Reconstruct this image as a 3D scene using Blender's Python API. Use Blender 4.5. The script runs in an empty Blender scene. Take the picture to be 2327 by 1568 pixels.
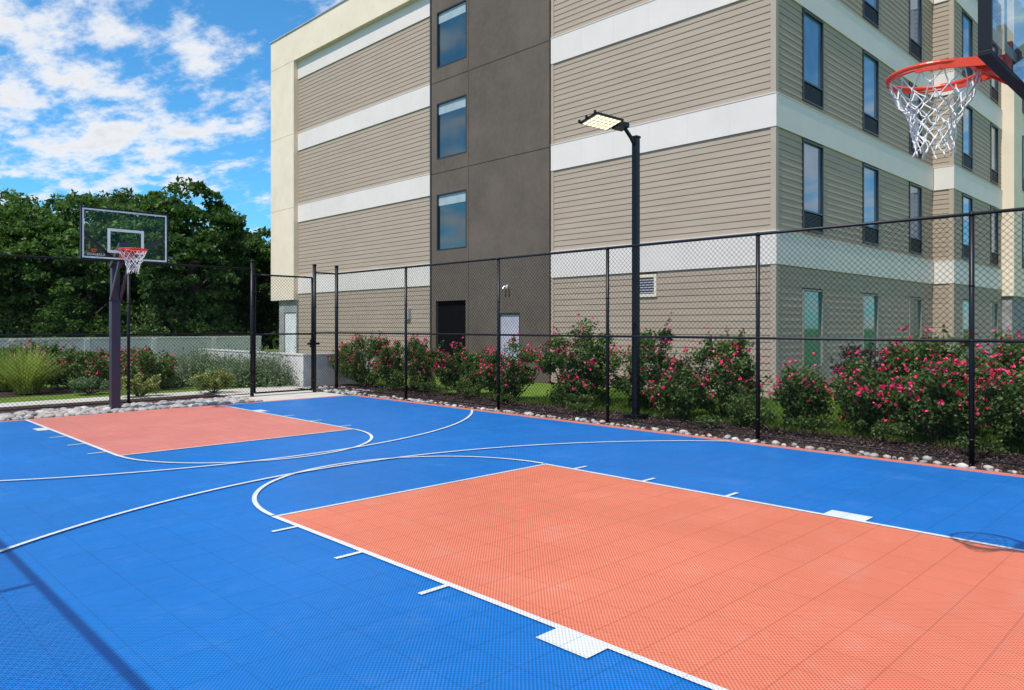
import bpy, math, random
import numpy as np
from mathutils import Vector, Matrix
random.seed(7)
R = np.random.default_rng(11)
S = bpy.context.scene
COL = S.collection
CAMH = 1.70
YAW = math.radians(44.6)
SN, CS = math.sin(YAW), math.cos(YAW)

def site(px, D):
    """world XY for a surveyed bearing (px of a 2327 wide frame, f=1676) and depth D"""
    t = (px-1163.5)/1676.0
    return (D*(SN+t*CS), D*(CS-t*SN))

# ---------------------------------------------------------------- materials
class NT:
    def __init__(s, mat):
        s.t = mat.node_tree; s.n = s.t.nodes; s.l = s.t.links
    def new(s, typ, **kw):
        n = s.n.new(typ)
        for k, v in kw.items(): setattr(n, k, v)
        return n
    def link(s, a, b): s.l.new(a, b)
    def math(s, op, a, b=None, c=None, clamp=False):
        n = s.n.new('ShaderNodeMath'); n.operation = op; n.use_clamp = clamp
        for i, v in enumerate((a, b, c)):
            if v is None: continue
            if isinstance(v, (int, float)): n.inputs[i].default_value = v
            else: s.l.new(v, n.inputs[i])
        return n.outputs[0]
    def mix(s, f, a, b, mode='MIX'):
        n = s.n.new('ShaderNodeMix'); n.data_type = 'RGBA'; n.blend_type = mode
        for sock, v in ((n.inputs[0], f), (n.inputs[6], a), (n.inputs[7], b)):
            if isinstance(v, (int, float)): sock.default_value = v
            elif isinstance(v, tuple): sock.default_value = (*v, 1) if len(v) == 3 else v
            else: s.l.new(v, sock)
        return n.outputs[2]
    def noise(s, vec, scale, detail=3, rough=0.5):
        n = s.n.new('ShaderNodeTexNoise'); n.inputs['Scale'].default_value = scale
        n.inputs['Detail'].default_value = detail; n.inputs['Roughness'].default_value = rough
        if vec is not None: s.l.new(vec, n.inputs['Vector'])
        return n.outputs[0]
    def ramp(s, f, stops):
        n = s.n.new('ShaderNodeValToRGB'); e = n.color_ramp.elements
        while len(e) > 1: e.remove(e[-1])
        e[0].position = stops[0][0]; e[0].color = (*stops[0][1], 1)
        for p, c in stops[1:]:
            x = e.new(p); x.color = (*c, 1)
        s.l.new(f, n.inputs[0]); return n.outputs[0]
    def maprange(s, v, a, b, c, d, smooth=False):
        n = s.n.new('ShaderNodeMapRange')
        if smooth: n.interpolation_type = 'SMOOTHSTEP'
        for i, q in enumerate((a, b, c, d)): n.inputs[i+1].default_value = q
        s.l.new(v, n.inputs[0]); return n.outputs[0]

def mat_new(name):
    m = bpy.data.materials.new(name); m.use_nodes = True
    return m, NT(m), m.node_tree.nodes['Principled BSDF']

def simple(name, col, rough=0.6, metal=0.0, var=0.12, scale=3.0, bump=0.0, bscale=60, spec=0.5):
    m, t, p = mat_new(name)
    tc = t.new('ShaderNodeTexCoord').outputs['Object']
    n = t.noise(tc, scale, 5, 0.6)
    d = tuple(c*(1-var) for c in col); b = tuple(min(1, c*(1+var)) for c in col)
    t.link(t.mix(t.maprange(n, .3, .7, 0, 1), d, b), p.inputs['Base Color'])
    p.inputs['Roughness'].default_value = rough; p.inputs['Metallic'].default_value = metal
    p.inputs['Specular IOR Level'].default_value = spec
    if bump > 0:
        bn = t.new('ShaderNodeBump'); bn.inputs['Strength'].default_value = bump; bn.inputs['Distance'].default_value = .01
        t.link(t.noise(tc, bscale, 4), bn.inputs['Height']); t.link(bn.outputs[0], p.inputs['Normal'])
    return m

def leafmat(name, stops, trans=0.25, rough=.5):
    m = bpy.data.materials.new(name); m.use_nodes = True
    t = NT(m); t.n.clear()
    out = t.new('ShaderNodeOutputMaterial')
    g = t.new('ShaderNodeNewGeometry')
    tc = t.new('ShaderNodeTexCoord').outputs['Object']
    nz = t.noise(tc, 1.3, 3)
    f = t.math('ADD', t.math('MULTIPLY', g.outputs['Random Per Island'], .6), t.math('MULTIPLY', nz, .4))
    c = t.ramp(f, stops)
    p = t.new('ShaderNodeBsdfPrincipled'); p.inputs['Roughness'].default_value = rough
    p.inputs['Specular IOR Level'].default_value = .3
    tr = t.new('ShaderNodeBsdfTranslucent'); mx = t.new('ShaderNodeMixShader'); mx.inputs[0].default_value = trans
    t.link(c, p.inputs['Base Color']); t.link(t.mix(.3, c, (.13, .25, .03)), tr.inputs['Color'])
    t.link(p.outputs[0], mx.inputs[1]); t.link(tr.outputs[0], mx.inputs[2]); t.link(mx.outputs[0], out.inputs[0])
    return m

def tilemat(name, col, dark=.8, dust=.03):
    """snap together perforated sport tile"""
    m, t, p = mat_new(name)
    tc = t.new('ShaderNodeTexCoord').outputs['Object']
    sx = t.new('ShaderNodeSeparateXYZ'); t.link(tc, sx.inputs[0])
    X, Y = sx.outputs[0], sx.outputs[1]
    k = 2*math.pi/0.027
    a = t.math('SINE', t.math('MULTIPLY', X, k)); b = t.math('SINE', t.math('MULTIPLY', Y, k))
    hole = t.maprange(t.math('MULTIPLY', a, b), .0, .5, 0, 1)
    T = .324
    def seam(v):
        fr = t.math('FRACT', t.math('DIVIDE', v, T))
        d = t.math('ABSOLUTE', t.math('SUBTRACT', fr, .5))
        return t.maprange(d, .483, .493, 0, 1)
    sm = t.math('MAXIMUM', t.math('MULTIPLY', seam(X), .75), seam(Y))
    wn = t.new('ShaderNodeTexWhiteNoise'); wn.noise_dimensions = '2D'
    cb = t.new('ShaderNodeCombineXYZ')
    t.link(t.math('FLOOR', t.math('DIVIDE', X, T)), cb.inputs[0]); t.link(t.math('FLOOR', t.math('DIVIDE', Y, T)), cb.inputs[1])
    t.link(cb.outputs[0], wn.inputs[0])
    n = t.noise(tc, .5, 6, .6); n2 = t.noise(tc, 9, 6, .75); n3 = t.noise(tc, 1.6, 7, .7)
    c = t.mix(t.maprange(n, .3, .7, 0, 1), tuple(x*.90 for x in col), tuple(min(1, x*1.08) for x in col))
    c = t.mix(t.math('MULTIPLY', wn.outputs[0], .12), c, tuple(x*.6 for x in col))
    c = t.mix(t.math('MULTIPLY', t.maprange(n2, .52, .72, 0, 1), dust*2), c, (.6, .6, .6))
    c = t.mix(t.math('MULTIPLY', t.maprange(n3, .54, .75, 0, 1), dust*3), c, (.6, .58, .55))
    c = t.mix(t.math('MULTIPLY', hole, dark), c, tuple(x*.30 for x in col))
    c = t.mix(t.math('MULTIPLY', sm, .36), c, tuple(x*.20 for x in col))
    t.link(c, p.inputs['Base Color']); t.link(t.maprange(n3, .3, .7, .36, .52), p.inputs['Roughness'])
    p.inputs['Specular IOR Level'].default_value = .3
    bn = t.new('ShaderNodeBump'); bn.inputs['Strength'].default_value = .35; bn.inputs['Distance'].default_value = .004
    t.link(t.math('SUBTRACT', 1, t.math('MAXIMUM', hole, t.math('MULTIPLY', sm, .5))), bn.inputs['Height']); t.link(bn.outputs[0], p.inputs['Normal'])
    return m

M_blue = tilemat('blue_sport_tile', (.005, .185, .59), dust=.02)
M_orange = tilemat('orange_sport_tile', (.85, .225, .125), dust=.05)
M_border = tilemat('salmon_border_tile', (.80, .25, .185), dust=.06)
M_line = tilemat('white_line_paint', (.78, .80, .80), dark=.55, dust=0)
M_black = simple('black_coated_steel', (.009, .009, .012), .4, 0, .2, spec=.3)
M_wire = simple('black_vinyl_wire', (.006, .006, .008), .7, 0, .2, spec=.08)
M_post = simple('dark_violet_powder_coat', (.04, .025, .05), .4)
M_rim = simple('red_orange_rim_paint', (.75, .06, .025), .35, 0, .1)
M_net = simple('white_net_cord', (.75, .74, .72), .8)
M_board = simple('white_board_stripe', (.85, .85, .85), .5)
M_silver = simple('grey_board_frame', (.45, .46, .5), .35, .5)
M_white = simple('white_fibre_panel', (.75, .66, .605), .6, 0, .05, .7)
M_cream = simple('cream_stucco', (.80, .66, .51), .85, 0, .06, 1.2, .3, 90)
M_conc = simple('pale_concrete', (.56, .51, .45), .85, 0, .15, 1.5, .3, 50)
M_whitewall = simple('white_painted_wall', (.66, .63, .60), .7, 0, .1, .8)
M_core = simple('wall_core', (.1, .09, .08), .9)
M_void = simple('unlit_recess', (.006, .006, .007), .95, spec=.05)  # matte black puts the shade of a deeper opening into the panel colour
M_frame = simple('bronze_window_frame', (.02, .022, .026), .4)
M_palefr = simple('pale_window_frame', (.26, .24, .21), .5)
M_grille = simple('black_vent_grille', (.010, .010, .012), .5)
M_door = simple('grey_painted_door', (.44, .42, .50), .5)
M_doorw = simple('white_painted_door', (.7, .7, .7), .5)
M_blind = simple('pale_window_blind', (.35, .42, .46), .35)
M_tan = simple('tan_trim', (.43, .34, .265), .7, 0, .05)

def siding_mat():
    m, t, p = mat_new('taupe_lap_siding')
    tc = t.new('ShaderNodeTexCoord').outputs['Object']
    mp = t.new('ShaderNodeMapping'); mp.inputs['Scale'].default_value = (.6, .6, 6); t.link(tc, mp.inputs[0])
    n = t.noise(mp.outputs[0], 1.2, 4); n2 = t.noise(tc, .35, 3)
    c = t.mix(t.maprange(n, .3, .7, 0, 1), (.375, .286, .216), (.43, .333, .253))
    c = t.mix(t.maprange(n2, .35, .7, 0, .25), c, (.33, .255, .195))
    t.link(c, p.inputs['Base Color']); p.inputs['Roughness'].default_value = .7
    return m
M_siding = siding_mat()
def dark_mat():
    m, t, p = mat_new('dark_brown_stucco')
    tc = t.new('ShaderNodeTexCoord').outputs['Object']
    n = t.noise(tc, .7, 6, .6); n2 = t.noise(tc, 6, 5, .7)
    c = t.mix(t.maprange(n, .3, .7, 0, 1), (.092, .068, .054), (.138, .104, .083))
    c = t.mix(t.maprange(n2, .4, .7, 0, .3), c, (.16, .125, .10))
    t.link(c, p.inputs['Base Color']); p.inputs['Roughness'].default_value = .9
    bn = t.new('ShaderNodeBump'); bn.inputs['Strength'].default_value = .4; bn.inputs['Distance'].default_value = .01
    t.link(t.noise(tc, 70, 4), bn.inputs['Height']); t.link(bn.outputs[0], p.inputs['Normal'])
    return m
M_dark = dark_mat()
def glass_mat(name, a, b, rough=.04):
    m, t, p = mat_new(name)
    tc = t.new('ShaderNodeTexCoord').outputs['Object']
    n = t.noise(tc, .8, 2)
    t.link(t.mix(t.maprange(n, .35, .65, 0, 1), a, b), p.inputs['Base Color'])
    p.inputs['Roughness'].default_value = rough; p.inputs['Specular IOR Level'].default_value = .9
    p.inputs['IOR'].default_value = 1.7
    bn = t.new('ShaderNodeBump'); bn.inputs['Strength'].default_value = .05; bn.inputs['Distance'].default_value = .02
    t.link(t.noise(tc, 1.5, 1), bn.inputs['Height']); t.link(bn.outputs[0], p.inputs['Normal'])
    return m
M_glassblue = glass_mat('blue_reflective_glass', (.11, .19, .31), (.21, .31, .45))
M_glassdark = glass_mat('dark_teal_glass', (.008, .022, .03), (.015, .05, .06))
M_glassgreen = glass_mat('green_tinted_glass', (.02, .13, .12), (.05, .2, .18))
def clear_mat():
    m = bpy.data.materials.new('clear_backboard_glass'); m.use_nodes = True
    t = NT(m); t.n.clear(); o = t.new('ShaderNodeOutputMaterial')
    tr = t.new('ShaderNodeBsdfTransparent'); tr.inputs[0].default_value = (.84, .93, .95, 1)
    g = t.new('ShaderNodeBsdfGlossy'); g.inputs['Roughness'].default_value = .02; g.inputs['Color'].default_value = (.6, .75, .8, 1)
    mx = t.new('ShaderNodeMixShader'); lw = t.new('ShaderNodeLayerWeight'); lw.inputs[0].default_value = .5
    f = t.math('ADD', t.math('MULTIPLY', t.math('POWER', lw.outputs['Facing'], 3.2), .95), .02)
    t.link(f, mx.inputs[0]); t.link(tr.outputs[0], mx.inputs[1]); t.link(g.outputs[0], mx.inputs[2]); t.link(mx.outputs[0], o.inputs[0])
    return m
M_clear = clear_mat()
def rock_mat():
    m, t, p = mat_new('river_stone')
    g = t.new('ShaderNodeNewGeometry'); tc = t.new('ShaderNodeTexCoord').outputs['Object']
    c = t.ramp(g.outputs['Random Per Island'], [(0, (.22, .21, .20)), (.3, (.42, .39, .36)), (.5, (.52, .43, .36)), (.7, (.30, .31, .32)), (.88, (.66, .62, .58)), (1, (.45, .32, .25))])
    c = t.mix(t.maprange(t.noise(tc, 25, 5, .7), .35, .7, 0, .4), c, (.18, .16, .15))
    t.link(c, p.inputs['Base Color']); p.inputs['Roughness'].default_value = .75
    return m
M_rock = rock_mat()
def ground_mat(name, stops, scale, bump=.6, bs=40):
    m, t, p = mat_new(name)
    tc = t.new('ShaderNodeTexCoord').outputs['Object']
    n = t.math('ADD', t.math('MULTIPLY', t.noise(tc, scale, 8, .7), .55), t.math('MULTIPLY', t.noise(tc, scale*18, 4, .7), .45))
    t.link(t.ramp(n, stops), p.inputs['Base Color']); p.inputs['Roughness'].default_value = .95
    p.inputs['Specular IOR Level'].default_value = .1
    bn = t.new('ShaderNodeBump'); bn.inputs['Strength'].default_value = bump; bn.inputs['Distance'].default_value = .03
    t.link(t.noise(tc, bs, 6, .7), bn.inputs['Height']); t.link(bn.outputs[0], p.inputs['Normal'])
    return m
M_grass = ground_mat('mown_lawn', [(.35, (.05, .10, .012)), (.5, (.12, .20, .03)), (.65, (.20, .25, .06))], .8)
M_mulch = ground_mat('dark_bark_mulch', [(.38, (.026, .017, .018)), (.52, (.085, .055, .05)), (.66, (.19, .13, .11))], 3, 1, 60)
M_rosel = leafmat('rose_leaves', [(.1, (.030, .068, .018)), (.42, (.084, .15, .038)), (.72, (.16, .24, .065)), (1, (.29, .31, .13))], .33)
M_rosed = leafmat('dusty_leaves', [(.1, (.05, .09, .025)), (.5, (.12, .19, .05)), (.9, (.22, .29, .09))], .35)
M_purpl = leafmat('purple_leaves', [(.1, (.025, .01, .02)), (.5, (.07, .025, .04)), (.9, (.14, .07, .07))])
M_treel = leafmat('tree_leaves', [(.15, (.028, .068, .015)), (.5, (.080, .165, .032)), (.75, (.145, .245, .052)), (1, (.26, .33, .075))], .42)
M_treed = leafmat('deep_tree_leaves', [(.15, (.020, .050, .014)), (.5, (.052, .115, .025)), (.8, (.10, .185, .04)), (1, (.19, .26, .06))], .38)
M_spirea = leafmat('spirea_leaves', [(.1, (.14, .19, .04)), (.5, (.32, .36, .09)), (.9, (.55, .48, .24))])
M_bluegr = leafmat('grey_green_leaves', [(.1, (.08, .14, .06)), (.9, (.22, .31, .15))])
M_orngr = leafmat('ornamental_grass_blades', [(.1, (.12, .20, .025)), (.5, (.34, .44, .07)), (.9, (.62, .58, .2))], .35)
M_sage = leafmat('sage_stems', [(.1, (.14, .20, .09)), (.5, (.27, .31, .19)), (.78, (.36, .34, .33)), (1, (.50, .42, .58))], .3)
M_blade = leafmat('lawn_blades', [(.1, (.06, .12, .012)), (.5, (.15, .25, .035)), (.9, (.27, .34, .08))], .35)
M_bark = simple('tree_bark', (.08, .06, .05), .9, 0, .3, 4, .6, 30)
M_stem = simple('rose_cane', (.09, .08, .04), .8)
def flower_mat(name, stops):
    m, t, p = mat_new(name)
    g = t.new('ShaderNodeNewGeometry')
    t.link(t.ramp(g.outputs['Random Per Island'], stops), p.inputs['Base Color']); p.inputs['Roughness'].default_value = .6
    return m
M_flower = flower_mat('magenta_rose_petals', [(0, (.62, .008, .06)), (.5, (.88, .016, .13)), (.85, (.95, .10, .26)), (1, (.6, .02, .06))])
M_chip = flower_mat('bark_chips', [(0, (.02, .014, .016)), (.5, (.08, .05, .045)), (.9, (.19, .12, .09)), (1, (.27, .2, .15))])
def stoneven():
    m, t, p = mat_new('grey_stone_veneer')
    tc = t.new('ShaderNodeTexCoord').outputs['Object']
    v = t.new('ShaderNodeTexVoronoi'); v.inputs['Scale'].default_value = 5; t.link(tc, v.inputs['Vector'])
    c = t.mix(t.math('MULTIPLY', t.noise(v.outputs['Color'], 3, 2), 1), (.12, .12, .12), (.5, .48, .45))
    t.link(c, p.inputs['Base Color']); p.inputs['Roughness'].default_value = .9
    return m
M_sto = stoneven()
def emis(name, col, st):
    m, t, p = mat_new(name)
    tc = t.new('ShaderNodeTexCoord').outputs['Object']
    t.link(t.mix(t.noise(tc, 20, 1), col, tuple(c*.9 for c in col)), p.inputs['Emission Color'])
    p.inputs['Emission Strength'].default_value = st; p.inputs['Base Color'].default_value = (.8, .8, .7, 1)
    return m
M_led = emis('lit_led_cells', (1, .84, .55), 1.45)
M_under = simple('lamp_underside', (.38, .32, .21), .5)

# ---------------------------------------------------------------- mesh builder
class MB:
    def __init__(s): s.v = []; s.f = []
    def quad(s, a, b, c, d):
        i = len(s.v); s.v += [tuple(a), tuple(b), tuple(c), tuple(d)]; s.f.append((i, i+1, i+2, i+3))
    def box(s, x0, x1, y0, y1, z0, z1):
        i = len(s.v)
        s.v += [(x0, y0, z0), (x1, y0, z0), (x1, y1, z0), (x0, y1, z0), (x0, y0, z1), (x1, y0, z1), (x1, y1, z1), (x0, y1, z1)]
        s.f += [tuple(i+k for k in q) for q in ((3, 2, 1, 0), (4, 5, 6, 7), (0, 1, 5, 4), (1, 2, 6, 5), (2, 3, 7, 6), (3, 0, 4, 7))]
    def beam(s, a, b, w, h, up=(0, 0, 1)):
        a = Vector(a); b = Vector(b); d = (b-a).normalized(); u = Vector(up)
        if abs(d.dot(u)) > .98: u = Vector((0, 1, 0))
        r = d.cross(u).normalized()*(w/2); q = r.cross(d).normalized()*(h/2)
        i = len(s.v)
        for p in (a, b):
            s.v += [tuple(p-r-q), tuple(p+r-q), tuple(p+r+q), tuple(p-r+q)]
        s.f += [tuple(i+k for k in f) for f in ((3, 2, 1, 0), (4, 5, 6, 7), (0, 1, 5, 4), (1, 2, 6, 5), (2, 3, 7, 6), (3, 0, 4, 7))]
    def tube(s, pts, r, n=8, closed=False, caps=True):
        pts = [Vector(p) for p in pts]; L = len(pts)
        rs = r if isinstance(r, (list, tuple)) else [r]*L
        base = len(s.v); prev = None
        for i, p in enumerate(pts):
            if closed: d = pts[(i+1) % L]-pts[i-1]
            else: d = pts[min(i+1, L-1)]-pts[max(i-1, 0)]
            d.normalize()
            if prev is None:
                u = Vector((0, 0, 1)) if abs(d.z) < .9 else Vector((1, 0, 0))
            else: u = prev
            x = d.cross(u).normalized(); y = x.cross(d).normalized(); prev = y
            for k in range(n):
                a = 2*math.pi*k/n
                s.v.append(tuple(p+(x*math.cos(a)+y*math.sin(a))*rs[i]))
        m = L if closed else L-1
        for i in range(m):
            for k in range(n):
                a = base+i*n+k; b = base+i*n+(k+1) % n
                c = base+((i+1) % L)*n+(k+1) % n; d = base+((i+1) % L)*n+k
                s.f.append((a, b, c, d))
        if caps and not closed and n > 2:
            s.f.append(tuple(base+k for k in range(n))[::-1]); s.f.append(tuple(base+(L-1)*n+k for k in range(n)))
    def obj(s, name, mat, parent=None, smooth=False, bevel=0, local=False):
        me = bpy.data.meshes.new(name); me.from_pydata(s.v, [], s.f); me.update()
        return finish(name, me, mat, parent, smooth, bevel, local)

def finish(name, me, mat, parent=None, smooth=False, bevel=0, local=False):
    if mat: me.materials.append(mat)
    if smooth: me.polygons.foreach_set('use_smooth', [True]*len(me.polygons))
    o = bpy.data.objects.new(name, me); COL.objects.link(o)
    if parent is not None:
        o.parent = parent
        if not local: o.matrix_parent_inverse = Matrix.Translation(-parent.location)
    if bevel:
        b = o.modifiers.new('bevel', 'BEVEL'); b.width = bevel; b.segments = 2; b.limit_method = 'ANGLE'
    return o

def thing(name, loc, label, cat, group=None):
    e = bpy.data.objects.new(name, None); e.location = Vector(loc); e.empty_display_size = .3
    COL.objects.link(e); e['label'] = label; e['category'] = cat
    if group: e['group'] = group
    return e

def struct(o): o['kind'] = 'structure'; return o

def np_mesh(name, V, F, mat, parent=None, smooth=False):
    me = bpy.data.meshes.new(name)
    n = F.shape[1]
    me.vertices.add(len(V)); me.vertices.foreach_set('co', V.astype(np.float32).ravel())
    me.loops.add(F.size); me.loops.foreach_set('vertex_index', F.astype(np.int32).ravel())
    me.polygons.add(len(F)); me.polygons.foreach_set('loop_start', np.arange(0, F.size, n, dtype=np.int32))
    me.polygons.foreach_set('loop_total', np.full(len(F), n, dtype=np.int32))
    me.update(calc_edges=True); me.validate()
    return finish(name, me, mat, parent, smooth)

def unit(n):
    v = R.normal(size=(n, 3)); return v/np.linalg.norm(v, axis=1)[:, None]

def leaves(C, size, asp=.55, upb=.6):
    """rhombic leaves at centres C"""
    n = len(C); nrm = unit(n); nrm[:, 2] += upb; nrm /= np.linalg.norm(nrm, axis=1)[:, None]
    a = np.cross(nrm, unit(n)); a /= np.linalg.norm(a, axis=1)[:, None]; b = np.cross(nrm, a)
    s = (size*R.uniform(.6, 1.3, n))[:, None]
    bend = nrm*s*.25
    V = np.stack([C-a*s, C+b*s*asp+bend, C+a*s, C-b*s*asp+bend], 1).reshape(-1, 3)
    return V, np.arange(4*n).reshape(-1, 4)

def clumps(base, rx, ry, h, n, cr, zlow=.12, top=.5):
    out = []; ph = R.uniform(0, 6.28, 3)
    while len(out) < n:
        p = R.uniform(-1, 1, 3); r = math.hypot(p[0], p[1]); z = R.uniform(0, 1)
        an = math.atan2(p[1], p[0])
        prof = (1-max(0, z-top)**2/((1-top)**2+1e-6))**.5 if z > top else .75+.25*z/top
        prof *= .9+.12*math.sin(3*an+ph[0])+.08*math.sin(5*an+ph[1])
        if r > prof: continue
        if r < prof*.45 and z < .75 and R.random() < .7: continue
        hh = h*(.93+.09*math.sin(2.5*p[0]*3+ph[2])*math.cos(2.2*p[1]*3+ph[1]))
        out.append((base[0]+p[0]*rx, base[1]+p[1]*ry, base[2]+zlow+z*(hh-zlow-cr*.5)))
    C = np.array(out); return C, cr*R.uniform(.5, 1.2, n)

def bush(name, x, y, rx, ry, h, nleaf, lmat, lsize, label, cat, group, flowers=0, nclump=None, cr=.2, ground=.0, fmat=None):
    e = thing(name, (x, y, ground), label, cat, group)
    nclump = nclump or int(36*rx*ry*h+22)
    C, rad = clumps((x, y, ground), rx, ry, h, nclump, cr)
    idx = R.integers(0, nclump, nleaf); d = unit(nleaf)
    P = C[idx]+d*(rad[idx]*R.uniform(.35, 1.2, nleaf))[:, None]*np.array([1, 1, .8])
    ns = int(nclump*.6); sh = []
    st = MB(); tips = []
    for k in range(ns):
        c = C[R.integers(nclump)]; dr = Vector((c[0]-x, c[1]-y, R.uniform(.3, 1.0)*h*.6)).normalized(); L = R.uniform(.10, .27)*min(1, h)
        for q in range(int(18)):
            sh.append(np.array(c)+np.array(dr)*L*q/18*1.6+R.normal(size=3)*.024)
        tp = Vector(c)+dr*L*1.5; tips.append(tuple(tp))
        st.tube([(x+(c[0]-x)*.15, y+(c[1]-y)*.15, ground), (x+(c[0]-x)*.7, y+(c[1]-y)*.7, ground+(c[2]-ground)*.6), tuple(c), tuple(tp)], [.012, .009, .006, .003], 4)
    P = np.vstack([P, np.array(sh)])
    P[:, 2] = np.maximum(P[:, 2], ground+.02)
    V, F = leaves(P, lsize)
    np_mesh('foliage', V, F, lmat, e)
    st.obj('cane', M_stem, e)
    if flowers:
        nt = max(6, flowers//3)
        d = unit(flowers*3); d[:, 2] = np.abs(d[:, 2]); 
        i2 = R.integers(0, nclump, flowers*3)
        Q = C[i2]+d*(rad[i2]*1.15)[:, None]
        o = ((Q[:, 0]-x)/rx)**2+((Q[:, 1]-y)/ry)**2+((Q[:, 2]-ground)/h)**2
        Q = Q[np.argsort(-o)[:flowers]]
        Q = np.vstack([Q[:nt*2], np.array(tips)[:nt]])
        Q = np.repeat(Q, R.integers(1, 4, len(Q)), axis=0); Q = Q+R.normal(size=Q.shape)*.055
        Q = np.repeat(Q, R.integers(2, 5, len(Q)), axis=0); Q = Q+R.normal(size=Q.shape)*.013
        V, F = leaves(Q, .024, 1.0, .3)
        b = np_mesh('blossom', V, F, fmat or M_flower, e); b['kind'] = 'stuff'
    return e

# ---------------------------------------------------------------- ground & court
def sheet(name, x0, x1, y0, y1, z, mat, **kw):
    m = MB(); m.quad((x0, y0, z), (x1, y0, z), (x1, y1, z), (x0, y1, z)); return struct(m.obj(name, mat))
sheet('ground', -300, 500, -300, 500, -.03, M_grass)
X0, X1, Y0, Y1 = -.32, 9.87, .94, 15.64
court = MB(); court.box(-.42, 10.07, -.7, 15.80, -.028, 0); struct(court.obj('court_border', M_border))
b = MB(); b.quad((X0, -.6, .004), (X1, -.6, .004), (X1, Y1, .004), (X0, Y1, .004)); struct(b.obj('basketball_court', M_blue))
KX0, KX1, KC = 3.12, 6.61, 4.866
YM = 8.29
FT = 6.12
for nm, (ya, yb), mt in (('court_key', (Y0-.3, FT), M_orange), ('court_key', (2*YM-FT, Y1+.003), M_border)):
    m = MB(); m.quad((KX0, ya, .008), (KX1, ya, .008), (KX1, yb, .008), (KX0, yb, .008)); struct(m.obj(nm, mt))
ln = MB(); LW = .05; zl = .012
def rect(x0, x1, y0, y1):
    ln.quad((x0, y0, zl), (x1, y0, zl), (x1, y1, zl), (x0, y1, zl))
def arc(cx, cy, r, a0, a1, w, n=96, xmax=1e9, xmin=-1e9, sgn=1, z=None):
    zz = z or zl
    for i in range(n):
        p = a0+(a1-a0)*i/n; q = a0+(a1-a0)*(i+1)/n
        pts = [(cx+(r-w/2)*math.cos(p), cy+sgn*(r-w/2)*math.sin(p), zz), (cx+(r+w/2)*math.cos(p), cy+sgn*(r+w/2)*math.sin(p), zz),
               (cx+(r+w/2)*math.cos(q), cy+sgn*(r+w/2)*math.sin(q), zz), (cx+(r-w/2)*math.cos(q), cy+sgn*(r-w/2)*math.sin(q), zz)]
        if max(t[0] for t in pts) > xmax or min(t[0] for t in pts) < xmin: continue
        ln.quad(*(pts if sgn > 0 else pts[::-1]))
for sg in (1, -1):
    fy = lambda y: y if sg == 1 else 2*YM-y
    def R2(x0, x1, y0, y1):
        a, b_ = sorted((fy(y0), fy(y1))); rect(x0, x1, a, b_)
    ybase = Y0-.3 if sg == 1 else Y0
    R2(KX0-LW, KX0, ybase, FT); R2(KX1, KX1+LW, ybase, FT)
    R2(KX0-LW, KX1+LW, FT, FT+.04)
    for yy in (5.68, 4.70, 3.70):
        R2(KX0-LW-.22, KX0-LW, yy, yy+.042); R2(KX1+LW, KX1+LW+.22, yy, yy+.042)
    R2(KX0-LW-.17, KX0-LW, 2.40, 2.76); R2(KX1+LW, KX1+LW+.19, 2.40, 2.76)
    arc(KC, FT+.02 if sg == 1 else 2*YM-FT-.02, (KX1-KX0)/2+LW/2, 0.02, math.pi-.02, .045, 64, sgn=sg, z=zl+.003)
    arc(KC, 1.36 if sg == 1 else 2*YM-1.36, 6.44, 0, math.pi, .045, 160, X1+.02, X0, sgn=sg, z=zl+.006)
mk = ln.obj('court_markings', M_line); struct(mk)

sheet('path', -30, 10.4, 18.7, 19.7, -.018, M_conc)
m = MB(); m.box(7.75, 9.95, 15.82, 18.69, -.03, -.012); struct(m.obj('gate_pavement', M_conc, bevel=.004))
sheet('planting_bed', 10.08, 12.1, -4, 20, -.024, M_mulch)
sheet('planting_bed', -20, 7.74, 15.82, 18.6, -.024, M_mulch)
sheet('planting_bed', -20, 10.4, 21.3, 24, -.024, M_mulch)
sheet('road', -120, 90, 33.2, 42, -.022, ground_mat('asphalt', [(.3, (.04, .04, .042)), (.7, (.065, .065, .065))], 2, .3))

def rocks(name, pts, s0, s1):
    import bmesh
    bm = bmesh.new(); bmesh.ops.create_icosphere(bm, subdivisions=2, radius=1)
    bv = np.array([v.co[:] for v in bm.verts]); bf = np.array([[v.index for v in f.verts] for f in bm.faces]); bm.free()
    VV = []; FF = []
    for i, (x, y, z) in enumerate(pts):
        s = R.uniform(s0, s1); a = R.uniform(0, 6.28)
        sc = np.array([R.uniform(.8, 1.4), R.uniform(.7, 1.1), R.uniform(.45, .75)])*s
        w = bv*sc*(1+.12*np.sin(bv[:, [1, 2, 0]]*R.uniform(1.5, 3, 3)+R.uniform(0, 6, 3)))
        ca, sa = math.cos(a), math.sin(a)
        w = np.stack([w[:, 0]*ca-w[:, 1]*sa, w[:, 0]*sa+w[:, 1]*ca, w[:, 2]], 1)
        VV.append(w+np.array([x, y, z+s*.3])); FF.append(bf+i*len(bv))
    o = np_mesh(name, np.vstack(VV), np.vstack(FF), M_rock, None, True)
    o['kind'] = 'stuff'; o['label'] = 'rounded grey and tan river stones edging the court'; o['category'] = 'stones'
    return o
pts = [(R.uniform(-1.5, 7.7), R.uniform(15.9, 17.05), -.03) for _ in range(1250)]
rocks('river_stones', pts, .04, .1)
pts = []
y = -.5
while y < 17.2:
    pts.append((10.2+R.normal()*.03, y, -.025)); 
    if R.random() < .4: pts.append((10.32+R.normal()*.05, y+R.uniform(-.05, .05), -.02))
    y += R.uniform(.08, .17)
pts += [(R.uniform(9.98, 10.9), R.uniform(16.2, 18.4), -.01) for _ in range(130)]
rocks('river_stones', pts, .03, .066)

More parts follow.
